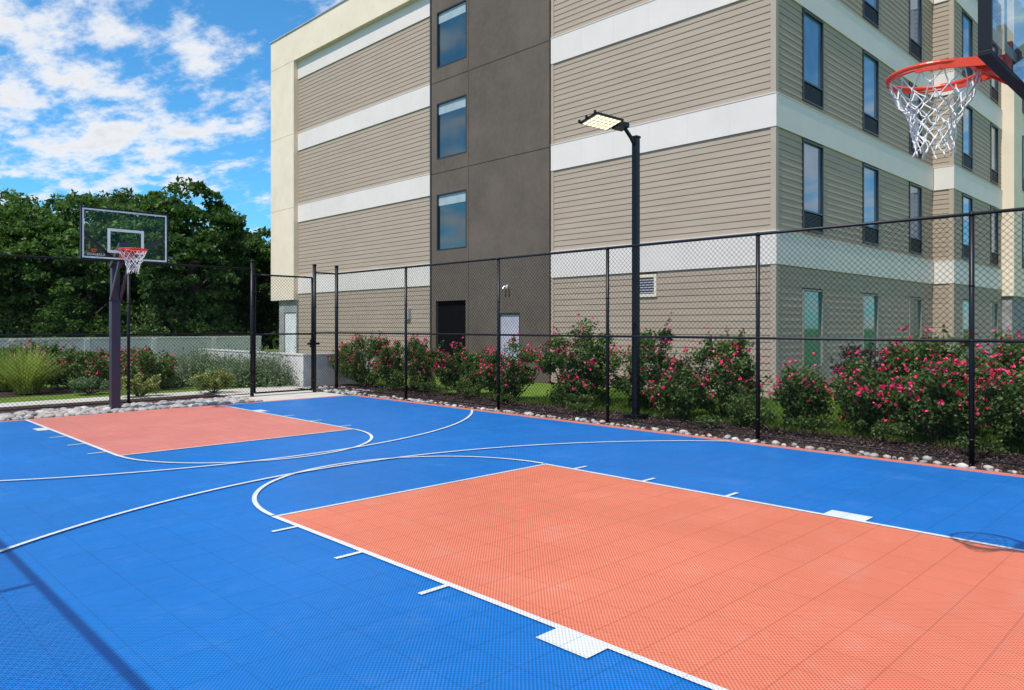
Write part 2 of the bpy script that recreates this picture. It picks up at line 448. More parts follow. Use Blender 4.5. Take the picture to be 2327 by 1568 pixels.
n = 20000
P = np.stack([R.uniform(10.1, 12.2, n), R.uniform(-1, 18, n), R.uniform(-.02, .01, n)], 1)
V, F = leaves(P, .022, .45, 1.6); o = np_mesh('bark_chips', V, F, M_chip); o['kind'] = 'stuff'; o['label'] = 'dark bark mulch chips beneath the rose bushes'; o['category'] = 'mulch'
def lawn(x0, x1, y0, y1, n, hh=.06, z=-.03):
    x = R.uniform(x0, x1, n); y = R.uniform(y0, y1, n); a = R.uniform(0, 6.28, n); w = .006; h = hh*R.uniform(.5, 1.4, n)
    lean = R.normal(size=(n, 2))*.02
    A = np.stack([x-np.cos(a)*w, y-np.sin(a)*w, np.full(n, z)], 1); B = np.stack([x+np.cos(a)*w, y+np.sin(a)*w, np.full(n, z)], 1)
    Cc = np.stack([x+lean[:, 0], y+lean[:, 1], z+h], 1)
    return np.stack([A, B, Cc], 1).reshape(-1, 3), np.arange(3*n).reshape(-1, 3)
V, F = lawn(11.75, 16.3, -1, 12, 75000, .1); o = np_mesh('lawn_grass', V, F, M_blade); o['kind'] = 'stuff'; o['label'] = 'mown green lawn beside the hotel wall'; o['category'] = 'grass'

# ---------------------------------------------------------------- fences
def wires(M, p0, p1, z0, z1, pitch=.08, r=.0028):
    p0 = Vector((*p0, 0)); p1 = Vector((*p1, 0)); L = (p1-p0).length; d = (p1-p0)/L; H = z1-z0
    nrm = Vector((-d.y, d.x, 0))
    def pt(u, w): return p0+d*u+Vector((0, 0, z0+w))
    k = -int(H/pitch)-1
    while k*pitch < L+H:
        c = k*pitch
        for s in (1, -1):
            if s == 1: w0, w1 = max(0, -c), min(H, L-c)
            else: w0, w1 = max(0, c-L), min(H, c)
            if w1-w0 > .01:
                a = pt(c+s*w0, w0)+nrm*.003*s; b = pt(c+s*w1, w1)+nrm*.003*s
                M.tube([a, b], r, 3, caps=False)
        k += 1
FH, FM = 3.08, 1.52
def fence(label, p0, p1, posts, base, thick=(), rr=.022):
    e = thing('chain_link_fence', (*base, 0), label, 'fence')
    for p in posts:
        m = MB(); r = .045 if p in thick else .031; h = 3.26 if p in thick else FH-.02
        m.tube([(p[0], p[1], -.03), (p[0], p[1], h)], r, 14); m.tube([(p[0], p[1], h), (p[0], p[1], h+.03), (p[0], p[1], h+.05)], [r*1.25, r*1.1, r*.4], 14)
        for zc in (FM, .3, 2.2): m.tube([(p[0], p[1], zc-.012), (p[0], p[1], zc+.012)], r*1.18, 12)
        m.obj('post', M_black, e, True)
    for z, r in ((FH, rr), (FM, .021), (.06, .010)):
        m = MB(); m.tube([(*p0, z), (*p1, z)], r, 10); m.obj('rail', M_black, e, True)
    m = MB(); wires(m, p0, p1, .04, FH-.02); m.obj('wire_mesh', M_wire, e)
    return e
FX, FY = 10.4, 17.16
sp = [(FX, y) for y in (-3.2, -.33, 2.49, 5.29, 8.13, 10.94, 14.1)]+[(FX, FY)]
fence('tall black chain-link fence beside the rose bushes', (FX, -3.2), (FX, FY), sp, (FX, 0), [(FX, FY)])
fp = [(-3.1, FY), (-.3, FY), (2.45, FY), (5.29, FY), (8.07, FY)]
fence('tall black chain-link fence behind the far hoop', (-3.1, FY), (8.07, FY), fp, (0, FY), [(8.07, FY)])
fence('short black chain-link panel next to the gate', (9.75, FY), (FX-.05, FY), [(9.75, FY)], (9.75, FY), [(9.75, FY)])
lx = -.70
fence('black chain-link fence casting shadow on blue court', (lx, -3), (lx, FY), [(lx, y) for y in (-3, 0-.1, 2.7, 5.5, 8.3, 11.1, 13.9)], (lx, 0), rr=.027)
g = thing('fence_gate', (8.9, FY, 0), 'black chain-link gate with lock bar, closed', 'gate')
m = MB(); a, b_ = 8.14, 9.68
for x in (a, b_): m.tube([(x, FY-.0, .07), (x, FY, 2.95)], .024, 10)
for z in (.07, 1.50, 2.95): m.tube([(a, FY, z), (b_, FY, z)], .022, 10)
m.obj('frame', M_black, g, True)
m = MB(); wires(m, (a, FY), (b_, FY), .07, 2.95); m.obj('wire_mesh', M_wire, g)
m = MB(); m.box(9.52, 9.86, FY-.07, FY-.04, 1.22, 1.27); m.box(9.6, 9.66, FY-.08, FY-.03, 1.15, 1.36); m.obj('latch', M_black, g)
for z in (.5, 2.5):
    m = MB(); m.box(8.04, 8.17, FY-.06, FY-.04, z, z+.06); m.obj('hinge', M_black, g)

# ---------------------------------------------------------------- hoop (local coords, faces -Y)
def build_hoop(loc, rotz, label, logo, bx=0.0):
    e = thing('basketball_hoop', loc, label, 'basketball hoop', 'basketball hoops of the court')
    e.rotation_euler[2] = rotz
    def O(m, n, mat, **k): return m.obj(n, mat, e, local=True, **k)
    m = MB(); m.box(-.085, .085, -.085, .085, 0, 2.2); m.box(-.14, .14, -.14, .14, -.02, .02)
    for sx in (-.11, .11):
        for sy in (-.11, .11): m.tube([(sx, sy, .02), (sx, sy, .05)], .014, 6)
    m.box(-.07, .07, -.07, .07, 2.2, 2.98); O(m, 'pole', M_post, bevel=.006)
    m = MB()
    for sx in (-.09, .09):
        m.beam((sx, -.02, 2.90), (sx, -.60, 3.30), .03, .08); m.beam((sx, -.02, 2.22), (sx, -.60, 2.98), .03, .09)
    m.box(-.10, .10, -.63, -.59, 2.92, 3.34)
    O(m, 'extension_arm', M_post, bevel=.004)
    m = MB(); m.tube([(0, .14, 1.75), (0, .14, 2.55)], .03, 10); m.tube([(0, .14, 2.5), (0, .08, 2.9)], .018, 8)
    m.box(-.03, .03, .08, .16, 1.95, 2.02); O(m, 'height_adjuster', M_black)
    for sx in (-1, 1):
        m = MB(); m.beam((sx*.10, -.30, 3.02), (sx*.77, -.655, 3.50), .03, .07); O(m, 'brace', M_black)
    W, zb, zt, yb = .795, 2.97, 3.97, -.68
    m = MB(); m.quad((-W+.02, yb, zb+.02), (W-.02, yb, zb+.02), (W-.02, yb, zt-.02), (-W+.02, yb, zt-.02)); O(m, 'glass_panel', M_clear)
    m = MB(); f = .026
    m.box(-W, W, yb-.016, yb+.04, zt-f, zt); m.box(-W, W, yb-.016, yb+.04, zb, zb+f)
    m.box(-W, -W+f, yb-.016, yb+.04, zb+f, zt-f); m.box(W-f, W, yb-.016, yb+.04, zb+f, zt-f)
    O(m, 'frame', M_black, bevel=.003)
    m = MB(); q = yb-.003
    def ringr(x0, x1, z0, z1, w, d=.002):
        m.box(x0, x1, q-d, q, z1-w, z1); m.box(x0, x1, q-d, q, z0, z0+w); m.box(x0, x0+w, q-d, q, z0+w, z1-w); m.box(x1-w, x1, q-d, q, z0+w, z1-w)
    ringr(-W+f+.002, W-f-.002, zb+f+.002, zt-f-.002, .03)
    ringr(-.33, .33, 3.12, 3.59, .05)
    O(m, 'target_stripe', M_board)
    q = yb-.010
    rz, ry, rr = 3.17, -1.105, .243
    m = MB(); N = 48
    m.tube([(rr*math.cos(2*math.pi*i/N), ry+rr*math.sin(2*math.pi*i/N), rz) for i in range(N)], .0125, 10, closed=True)
    m.tube([((rr)*math.cos(2*math.pi*i/N), ry+(rr)*math.sin(2*math.pi*i/N), rz-.022) for i in range(N)], .006, 6, closed=True)
    for sx in (-1, 1):
        pts_ = [(sx*rr*math.sin(a), ry+rr*math.cos(a)+.004, rz-.012) for a in (1.7, 1.45, 1.2, .95)]+[(sx*.13, yb-.12, rz-.02), (sx*.10, yb-.04, rz-.03)]
        for a, c in zip(pts_[:-1], pts_[1:]): m.beam(a, c, .012, .05)
    m.quad((-.12, yb-.03, rz-.004), (.12, yb-.03, rz-.004), (.14, ry+rr*.78, rz-.004), (-.14, ry+rr*.78, rz-.004))
    m.box(-.10, .10, yb-.17, yb-.02, rz-.05, rz-.008)
    m.box(-.12, .12, yb-.045, yb-.014, rz-.14, rz+.06)
    for sx in (-.1, .1): m.beam((sx*.7, ry+rr, rz-.02), (sx*.9, yb-.03, rz-.13), .014, .03)
    O(m, 'rim', M_rim, smooth=False)
    m = MB(); rn = np.random.default_rng(5); K = 13
    rows = [(0, .236), (-.07, .208), (-.125, .178), (-.175, .152), (-.225, .131), (-.27, .116), (-.315, .107), (-.36, .103), (-.405, .106)]
    node = []
    for j, (dz, rad) in enumerate(rows):
        ring = []
        for k in range(K):
            a = 2*math.pi*(k+.5*(j % 2))/K+rn.normal()*.045*(j > 0)
            r_ = rad+rn.normal()*.008*(j > 0)
            ring.append((r_*math.cos(a), ry+r_*math.sin(a), rz-.03+dz+rn.normal()*.009*(j > 0)))
        node.append(ring)
    for j in range(len(rows)-1):
        for k in range(K):
            a = Vector(node[j][k]); 
            for q2 in ((k, (k-1) % K) if j % 2 == 0 else (k, (k+1) % K)):
                c = Vector(node[j+1][q2]); mid = (a+c)/2+Vector(rn.normal(size=3)*.004); mid.z -= .004
                m.tube([a, mid, c], .0042, 5, caps=False)
            if j > 0: m.tube([a+Vector((0, 0, .008)), a-Vector((0, 0, .010))], .0068, 6)
    for k in range(K):
        a = Vector(node[-1][k]); m.tube([a, a+Vector((rn.normal()*.01, rn.normal()*.01, -.03))], .005, 5)
    for k in range(K):
        a = Vector(node[0][k]); m.tube([a, a+Vector((0, 0, .03))], .004, 4, caps=False)
    O(m, 'net', M_net, smooth=True)
    if logo:
        cu = bpy.data.curves.new('t', 'FONT'); cu.body = 'GOALRILLA'; cu.size = .062; cu.extrude = .001; cu.align_x = 'CENTER'
        to = bpy.data.objects.new('t', cu); COL.objects.link(to); bpy.context.view_layer.update()
        me = bpy.data.meshes.new_from_object(to.evaluated_get(bpy.context.evaluated_depsgraph_get())); bpy.data.objects.remove(to)
        me.transform(Matrix.Translation((-.53, q-.002, 3.05))@Matrix.Rotation(math.pi/2, 4, 'X'))
        finish('logo_lettering', me, M_board, e, local=True)
        m = MB(); x0, z0 = -.61, 3.105
        m.box(x0, x0+.1, q-.004, q-.001, z0+.045, z0+.07); m.box(x0, x0+.03, q-.004, q-.001, z0, z0+.045)
        m.box(x0+.03, x0+.055, q-.004, q-.001, z0, z0+.02); m.box(x0+.055, x0+.075, q-.004, q-.001, z0+.01, z0+.033)
        O(m, 'logo_emblem', M_rim)
    return e
build_hoop((KC-.10, 16.3, 0), 0, 'basketball hoop with clear backboard standing on river stones', True)
build_hoop((KC-.06, .24, 0), math.pi, 'close basketball hoop with red rim and white net over orange key', True)

# ---------------------------------------------------------------- street lamp
LXp, LYp = 11.3, 8.17
e = thing('street_lamp', (LXp, LYp, 0), 'black square-post LED area light, lit, behind the fence', 'street lamp')
m = MB(); m.box(LXp-.055, LXp+.055, LYp-.055, LYp+.055, .06, 5.20); m.box(LXp-.068, LXp+.068, LYp-.068, LYp+.068, 5.20, 5.24)
m.box(LXp-.17, LXp+.17, LYp-.17, LYp+.17, -.03, .06); m.obj('post', M_black, e, bevel=.006)
m = MB(); m.beam((LXp-.03, LYp, 5.06), (LXp-.16, LYp, 5.20), .05, .06); m.beam((LXp-.14, LYp, 5.18), (LXp-.36, LYp, 5.34), .055, .05); m.obj('arm', M_black, e, bevel=.004)
h = MB(); tilt = -.03; roll = -.28
def hp(u, v, w): return (LXp-.32-u, LYp+v, 5.335+u*tilt+w+v*roll)
def hbox(M, u0, u1, v0, v1, w0, w1):
    i = len(M.v)
    M.v += [hp(u0, v0, w0), hp(u1, v0, w0), hp(u1, v1, w0), hp(u0, v1, w0), hp(u0, v0, w1), hp(u1, v0, w1), hp(u1, v1, w1), hp(u0, v1, w1)]
    M.f += [tuple(i+k for k in q) for q in ((3, 2, 1, 0), (4, 5, 6, 7), (0, 1, 5, 4), (1, 2, 6, 5), (2, 3, 7, 6), (3, 0, 4, 7))]
hbox(h, 0, .30, -.09, .09, -.03, .05); hbox(h, .30, 1.08, -.19, .19, -.01, .02)
for k in range(9): hbox(h, .36+k*.08, .372+k*.08, -.18, .18, .02, .04)
for v in (-.19, 0, .16): hbox(h, 1.08, 1.12, v, v+.03, .0, .045)
h.obj('lamp_head', M_black, e, bevel=.003)
h = MB(); hbox(h, .34, 1.06, -.18, .18, -.016, -.0105); lp = h.obj('lens_plate', M_under, e)
h = MB()
for a in range(6):
    for b2 in range(4):
        hbox(h, .37+a*.115, .37+a*.115+.08, -.17+b2*.087, -.17+b2*.087+.066, -.024, -.0165)
h.obj('led_panel', M_led, e)

# ---------------------------------------------------------------- hotel
XB, YB = 16.46, 7.94
bld = thing('hotel_building', (XB, YB, 0), 'four-storey taupe sided hotel with white bands and dark stair tower', 'building')
core = MB(); core.box(XB+.05, 60, YB+.05, 32.2, -.03, 14.6); core.obj('light_block_core', M_core, bld)  # plain dark inner box, added to block light behind the cladding
def siding(M, side, const, u0, u1, z0, z1, openings=(), row=.168):
    n = max(1, round((z1-z0)/row)); rh = (z1-z0)/n
    A = .020
    for i in range(n):
        a = z0+i*rh; b = a+rh; mid = (a+b)/2
        cuts = [(o[0], o[1]) for o in openings if o[2] < mid < o[3]]
        iv = [(u0, u1)]
        for c in sorted(cuts):
            nv = []
            for s_, t_ in iv:
                if c[1] <= s_ or c[0] >= t_: nv.append((s_, t_)); continue
                if c[0] > s_: nv.append((s_, c[0]))
                if c[1] < t_: nv.append((c[1], t_))
            iv = nv
        for s_, t_ in iv:
            if side == 'W':
                P = lambda u, o, z: (const-o, u, z)
                M.quad(P(t_, A, a), P(s_, A, a), P(s_, .006, b), P(t_, .006, b)); M.quad(P(t_, 0, a), P(s_, 0, a), P(s_, A, a), P(t_, A, a))
            else:
                P = lambda u, o, z: (u, const-o, z)
                M.quad(P(s_, A, a), P(t_, A, a), P(t_, .006, b), P(s_, .006, b)); M.quad(P(s_, 0, a), P(t_, 0, a), P(t_, A, a), P(s_, A, a))
bands = [(3.15, 3.92), (6.36, 7.13), (9.57, 10.34), (12.78, 13.55)]
zr = [(0, 3.15), (3.92, 6.36), (7.13, 9.57), (10.34, 12.78), (13.55, 14.6)]
wx = [(17.87, 19.07), (21.8, 23.0), (25.75, 26.95)]
wxb = [(29.25, 30.5), (33.1, 34.2)]
wxc = [(36.0, 37.2), (40.5, 41.7), (45, 46.2)]
def wins(xs): return [(a, b, z0, z0+2.25) for a, b in xs for z0 in (4.07, 7.28, 10.49)]+[(a, b, .65, 2.62) for a, b in xs]
vent = (11.2, 11.85, 2.48, 3.08)
for args in (('W', XB, YB, 15.0, [vent]), ('W', XB, 20.7, 30.35, ()), ('S', YB, XB, 28.2, wins(wx)), ('S', 7.31, 28.2, 34.8, wins(wxb)), ('W', 28.2, 7.31, YB, ()), ('S', 7.31, 38.5, 60, wins(wxc[1:]))):
    m = MB()
    for z0, z1 in zr: siding(m, args[0], args[1], args[2], args[3], z0, z1, args[4])
    m.obj('siding_wall', M_siding, bld)
bc = MB(); bc.box(28.25, 60, 7.36, YB+.06, -.03, 14.6); bc.obj('bay_wall', M_core, bld)
for z0, z1 in bands:
    o = .05
    def wrun(x, ya, yb):
        m = MB()
        L = yb-ya; n = max(1, round(L/1.25)); st = L/n
        for i in range(n): m.box(x-o, x+.02, ya+i*st+.0015, ya+(i+1)*st-.0015, z0, z1)
        m.box(x-o+.004, x+.018, ya, yb, z0+.01, z1-.01); m.box(x-o-.012, x, ya, yb, z1, z1+.02)
        m.obj('white_band', M_white, bld)
    def srun(y, xa, xb):
        m = MB()
        L = xb-xa; n = max(1, round(L/1.25)); st = L/n
        for i in range(n): m.box(xa+i*st+.0015, xa+(i+1)*st-.0015, y-o, y+.02, z0, z1)
        m.box(xa, xb, y-o+.004, y+.018, z0+.01, z1-.01); m.box(xa, xb, y-o-.012, y, z1, z1+.02)
        m.obj('white_band', M_white, bld)
    wrun(XB, YB-o+.0, 14.98); wrun(XB, 20.72, 30.33); srun(YB, XB+.021, 28.14); wrun(28.2, 7.31-o, YB-.06); srun(7.31, 28.221, 34.78); srun(7.31, 38.5, 60)
for z0, z1 in zr:
    for bx in ((XB-.035, XB+.1, YB-.035, YB+.1, z0+.002, z1-.002), (28.165, 28.3, 7.275, 7.42, z0+.002, z1-.002), (XB-.034, XB+.02, 14.88, 14.99, z0+.021, z1-.002)):
        m = MB(); m.box(*bx); m.obj('corner_trim', M_tan, bld)
TX = XB-.075
def wallW(M, x, ya, yb, z0, z1, ops):
    ys = sorted(set([ya, yb]+[o[0] for o in ops]+[o[1] for o in ops])); zs = sorted(set([z0, z1]+[o[2] for o in ops]+[o[3] for o in ops]))
    for a, b in zip(ys[:-1], ys[1:]):
        for c, d in zip(zs[:-1], zs[1:]):
            my, mz = (a+b)/2, (c+d)/2
            if any(o[0] < my < o[1] and o[2] < mz < o[3] for o in ops): continue
            M.quad((x, b, c), (x, a, c), (x, a, d), (x, b, d))
    for o in ops:
        a, b, c, d = o; X2 = x+.115
        M.quad((x, a, c), (X2, a, c), (X2, a, d), (x, a, d)); M.quad((x, b, c), (x, b, d), (X2, b, d), (X2, b, c))
        M.quad((x, a, d), (X2, a, d), (X2, b, d), (x, b, d)); M.quad((x, a, c), (x, b, c), (X2, b, c), (X2, a, c))
tw = [(18.8, 20.4, z, z+1.98) for z in (4.35, 7.56, 10.77)]
tops = tw+[(18.85, 20.45, 0, 2.58), (16.27, 17.25, 0, 2.12)]
m = MB()
m2z = [-.03, 3.87, 7.08, 10.29, 13.5, 14.75]
for a, b in zip(m2z[:-1], m2z[1:]):
    for ya, yb in ((15.0, 18.7), (18.7, 20.7)):
        ops = [o for o in tops if ya <= o[0] and o[1] <= yb and o[2] >= a-.04 and o[3] <= b]
        wallW(m, TX, ya+.012, yb-.012, a+.012, b-.012, ops)
m.box(TX+.012, XB+.04, 15.0, 16.2, -.03, 14.75); m.box(TX+.012, XB+.04, 17.3, 18.75, -.03, 14.75); m.box(TX+.012, XB+.04, 20.5, 20.7, -.03, 14.75)
m.box(TX+.012, XB+.04, 16.2, 17.3, 2.14, 14.75)
for z0, z1 in ((2.6, 4.33), (6.35, 7.54), (9.56, 10.75), (12.77, 14.75)): m.box(TX+.012, XB+.04, 18.75, 20.5, z0, z1)
m.quad((TX, 15.0, -.03), (XB+.05, 15.0, -.03), (XB+.05, 15.0, 14.75), (TX, 15.0, 14.75))
m.obj('stair_tower_wall', M_dark, bld)
m = MB(); m.box(TX-.01, TX+.03, 20.7, 20.78, 0, 14.75); m.obj('black_edge_strip', M_frame, bld)  # slim black vertical strip along the tower's far edge

def window(side, const, a, b, z0, z1, pane, grille=True, blind=0, rec=.03, fm=None):
    w = MB(); f = .045
    def B(M, u0, u1, o0, o1, c, d):
        if side == 'W': M.box(const-o1, const-o0, u0, u1, c, d)
        else: M.box(u0, u1, const-o1, const-o0, c, d)
    B(w, a-.0, a+f, -.04, .045, z0, z1); B(w, b-f, b, -.04, .045, z0, z1); B(w, a+f, b-f, -.04, .045, z1-f, z1); B(w, a+f, b-f, -.04, .045, z0, z0+f)
    if grille: B(w, a+f, b-f, -.04, .04, z0+.47, z0+.51)
    fr = w.obj('window', fm or M_frame, bld)
    zb = z0+.51 if grille else z0+f
    p = MB(); B(p, a+f, b-f, -.035, -rec+.012, zb, z1-f); p.obj('pane', pane, fr, local=True)
    if grille:
        p = MB()
        k = z0+f
        while k < z0+.45:
            B(p, a+f, b-f, -.03, .02, k, k+.018); k += .034
        B(p, a+f, b-f, -.04, -.03, z0+f, z0+.47); p.obj('grille', M_grille, fr, local=True)
    if blind:
        p = MB(); B(p, a+f+.01, b-f-.01, -rec+.013, -rec+.016, z1-f-blind, z1-f-.003); p.obj('blind', M_blind, fr, local=True)
    return fr
for xs, yy in ((wx, YB), (wxb, 7.31), (wxc[1:], 7.31)):
    for a, b, z0, z1 in wins(xs): window('S', yy, a, b, z0, z1, M_glassblue if z0 > 3 else M_glassgreen, z0 > 3, fm=None if z0 > 3 else M_palefr)
for a, b, z0, z1 in tw:
    fr = window('W', TX+.04, a, b, z0, z1, M_glassdark, False, .35)
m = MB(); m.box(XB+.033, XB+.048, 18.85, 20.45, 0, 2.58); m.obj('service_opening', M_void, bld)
d = MB(); d.box(TX+.06, TX+.09, 16.32, 17.2, 0, 2.07); dd = d.obj('door', M_door, bld, bevel=.004)
m = MB(); m.box(TX+.01, TX+.09, 16.27, 16.318, 0, 2.12); m.box(TX+.01, TX+.09, 17.202, 17.25, 0, 2.12); m.box(TX+.01, TX+.09, 16.318, 17.202, 2.072, 2.12); m.obj('door_frame', M_frame, bld)
m = MB(); m.tube([(TX+.06, 17.1, 1.0), (TX+.01, 17.1, 1.0), (TX+.01, 16.98, 1.0)], .012, 6); m.obj('handle', M_silver, dd, local=True)
m = MB(); m.box(TX-.025, TX, 16.77, 16.85, 2.95, 3.03)
for s in (-1, 1): m.tube([(TX-.025, 16.81+s*.02, 2.98), (TX-.08, 16.81+s*.07, 2.95)], .01, 6); m.tube([(TX-.07, 16.81+s*.07, 2.97), (TX-.14, 16.81+s*.085, 2.87)], [.025, .042], 10)
m.obj('security_light', M_silver, bld)
m = MB(); y0, y1, z0, z1 = vent; x = XB-.06
m.box(x, XB+.04, y0, y1, z1-.08, z1); m.box(x, XB+.04, y0, y1, z0, z0+.08); m.box(x, XB+.04, y0, y0+.08, z0+.08, z1-.08); m.box(x, XB+.04, y1-.08, y1, z0+.08, z1-.08)
v = m.obj('louvre_vent', M_cream, bld)
m = MB()
for k in range(6):
    z = z0+.10+k*.068; m.quad((x+.01, y0+.08, z), (x+.01, y1-.08, z), (XB+.0, y1-.08, z+.06), (XB+.0, y0+.08, z+.06))
m.obj('slats', M_silver, v, local=True)
m = MB(); m.box(XB-.12, XB-.02, 22.0, 22.2, 1.95, 2.35); m.obj('utility_box', M_silver, bld)
m = MB(); cx = XB-.26
m.box(cx, XB+.05, 30.33, 32.5, 2.88, 14.9); 
m.obj('cream_column', M_cream, bld)
m = MB(); m.box(cx, XB+.05, 20.72, 30.328, 13.57, 14.9); m.obj('cream_cornice', M_cream, bld)
m = MB(); m.box(cx-.04, XB+.4, 20.72, 32.56, 14.9, 14.96); m.obj('roof_coping', M_silver, bld)
for z in (7.0, 10.3, 13.57):
    m = MB(); m.box(cx-.004, cx+.01, 30.34, 32.49, z, z+.015); m.obj('stucco_joint', M_tan, bld)
m = MB(); m.box(XB-.1, XB+.04, 31.52, 32.0, -.03, 2.88); m.box(XB-.1, XB+.04, 30.34, 30.42, -.03, 2.88); m.box(XB-.1, XB+.04, 30.42, 31.52, 2.32, 2.88); m.obj('stone_base', M_sto, bld)
m = MB(); m.box(XB-.06, XB-.01, 30.44, 31.5, .2, 2.3); m.obj('side_door', M_doorw, bld, bevel=.01)
m = MB(); m.box(34.8, 38.5, 6.86, 7.4, 2.9, 14.9); m.obj('cream_pilaster', M_cream, bld)
m = MB(); m.box(34.9, 38.4, 6.95, 7.4, -.03, 2.9); m.obj('stone_base', M_sto, bld)
for z0 in (4.07, 7.28, 10.49): window('S', 6.86, 36.2, 37.4, z0, z0+2.25, M_glassblue, True, rec=-.01)

# ---------------------------------------------------------------- walls near path
w = MB(); w.box(10.5, 10.7, 19.1, 26.5, -.03, .86); w.box(10.7, 12.6, 19.1, 19.3, -.03, .86); w.box(10.48, 10.72, 19.08, 26.54, .86, .9); w.box(10.721, 12.62, 19.08, 19.32, .86, .9)
o = w.obj('retaining_wall', M_whitewall); o['label'] = 'low pale concrete ramp wall beside the hotel side door'; o['category'] = 'wall'
w = MB(); w.box(-40, 15, 31, 31.15, -.03, 1.2); w.box(-40, 15, 30.96, 31.19, 1.2, 1.27)
x = -40
while x < 15: w.box(x, x+.18, 30.93, 31.0, -.03, 1.2); x += 2.4
o = w.obj('boundary_wall', M_whitewall); o['label'] = 'long low white boundary wall below the trees'; o['category'] = 'wall'

# ---------------------------------------------------------------- rose bushes by the building
GB = 'rose bushes along the fence'
lab = 'leafy green rose bush covered with magenta blossoms'
rb = [(11.95, 18.0, .85, 1.1, 1.48, 75), (11.95, 15.9, .85, 1.0, 1.5, 65), (12.1, 13.9, .7, .8, 1.2, 45), (12.0, 12.2, .8, .8, 1.4, 70), (12.2, 10.35, .95, .95, 1.88, 85),
      (12.5, 8.7, .85, .72, 1.78, 50), (12.5, 7.05, .85, .7, 1.68, 55), (11.8, 7.5, .5, .45, 1.0, 40), (12.2, 5.35, .5, .42, 1.15, 45), (12.2, 4.4, .7, .46, 1.22, 60),
      (12.0, 3.35, .7, .6, 1.3, 75), (13.2, 3.6, 1.0, .8, 1.8, 80), (12.2, 2.1, .8, .72, 1.5, 80), (13.6, 2.2, 1.05, .9, 1.95, 80), (12.1, .7, .8, .8, 1.6, 60)]
for (x, y, rx, ry, h, fl) in rb:
    bush('rose_bush', x, y, rx, ry, h, int(6800*rx*ry*h+1900), M_rosel, .035, lab, 'rose bush', GB, int(fl*1.25))
bush('shrub', 14.2, 5.05, .6, .6, 1.6, 4500, M_purpl, .035, 'dark purple-leaved shrub near the hotel corner', 'shrub', None)
bush('shrub', 11.9, 6.2, .45, .35, .6, 1500, M_rosed, .03, 'small pale green shrub growing in bark mulch', 'shrub', None)
for (x, y, h) in ((11.0, 6.4, .2), (11.3, 4.9, .3), (11.2, 2.6, .25), (11.0, 9.3, .2), (11.2, 11.5, .25), (11.4, 9.6, .4), (11.5, 13.2, .45), (11.5, 5.6, .4), (11.5, 3.9, .35), (11.6, 1.5, .4), (11.4, 14.7, .4)):
    bush('low_plant', x, y, .28, .35, h, 650, M_rosed, .028, 'small low green plant sprouting from the mulch', 'plant', 'low plants in the mulch', nclump=8, cr=.09)

# ---------------------------------------------------------------- planting beyond the far fence
GL = 'rose bushes behind the far fence'
for px, D, rx, h, fl in ((170, 20.5, 1.0, 1.15, 70), (330, 19.9, .8, 1.1, 60), (30, 22, 1.0, 1.2, 60), (100, 22.5, 1, 1.25, 50), (240, 22, .9, 1.15, 50)):
    x, y = site(px, D); bush('rose_bush', x, y, rx, rx, h, 6000, M_rosel, .04, lab, 'rose bush', GL, fl)
x, y = site(320, 17.95); bush('spirea_shrub', x, y, .55, .5, .55, 4200, M_spirea, .028, 'low yellow-green shrub with creamy flower heads', 'shrub', 'low yellow-green shrubs', cr=.12, nclump=30)
x, y = site(483, 18.9); bush('spirea_shrub', x, y, .5, .5, .65, 4200, M_spirea, .028, 'low yellow-green shrub with creamy flower heads', 'shrub', 'low yellow-green shrubs', cr=.12, nclump=30)
x, y = site(205, 18.6); bush('shrub', x, y, .5, .45, .48, 3500, M_bluegr, .025, 'low rounded grey-green shrub beside the path', 'shrub', None, cr=.12, nclump=26)
for i, px in enumerate(range(-30, 640, 62)):
    x, y = site(px, 25.5+(i % 3)*.9)
    if x > 9.6: continue
    bush('shrub', x, y, 1.0, .7, .85+.12*(i % 2), 2600, (M_rosed, M_bluegr)[i % 2], .05, 'leafy light green shrub in front of the boundary wall', 'shrub', 'shrubs before the boundary wall', nclump=30, cr=.22)
for i, px in enumerate(range(-40, 680, 104)):
    x, y = site(px, 36.5-2.2*(px/640)+(i % 2)*.8)
    if y < 32.6: y = 32.6
    if x > 14.8: continue
    bush('tall_shrub', x, y, 1.6, 1.2, 2.4+.5*(i % 3), 4200, (M_treel, M_rosed, M_treel)[i % 3], .085, 'tall leafy shrub growing behind the boundary wall', 'shrub', 'tall shrubs behind the boundary wall', nclump=60, cr=.42)

def blades(n, x, y, r0, spread, h, w, curl=.5, z=0):
    a = R.uniform(0, 6.28, n); rr = R.uniform(0, r0, n)
    bx = x+np.cos(a)*rr; by = y+np.sin(a)*rr; a2 = a+R.normal(size=n)*.6
    sp_ = spread*R.uniform(.1, 1, n); hh = h*R.uniform(.6, 1.05, n)*(1-.35*(sp_/spread)**2)
    seg = 4; 
    px_, py_ = -np.sin(a2)*w, np.cos(a2)*w
    rings = []
    for k in range(seg+1):
        s = k/seg; ox = np.cos(a2)*sp_*s**1.6; oy = np.sin(a2)*sp_*s**1.6; oz = hh*(s-curl*.45*s**3*(sp_/spread)); tw_ = 1-s*.85
        rings.append((np.stack([bx+ox-px_*tw_, by+oy-py_*tw_, z+oz], 1), np.stack([bx+ox+px_*tw_, by+oy+py_*tw_, z+oz], 1)))
    V = np.stack([q for r_ in rings for q in r_], 1).reshape(-1, 3)
    base = np.arange(n)[:, None]*(2*(seg+1)); F = []
    for k in range(seg): F.append(np.stack([base[:, 0]+2*k, base[:, 0]+2*k+1, base[:, 0]+2*k+3, base[:, 0]+2*k+2], 1))
    return V, np.vstack(F)
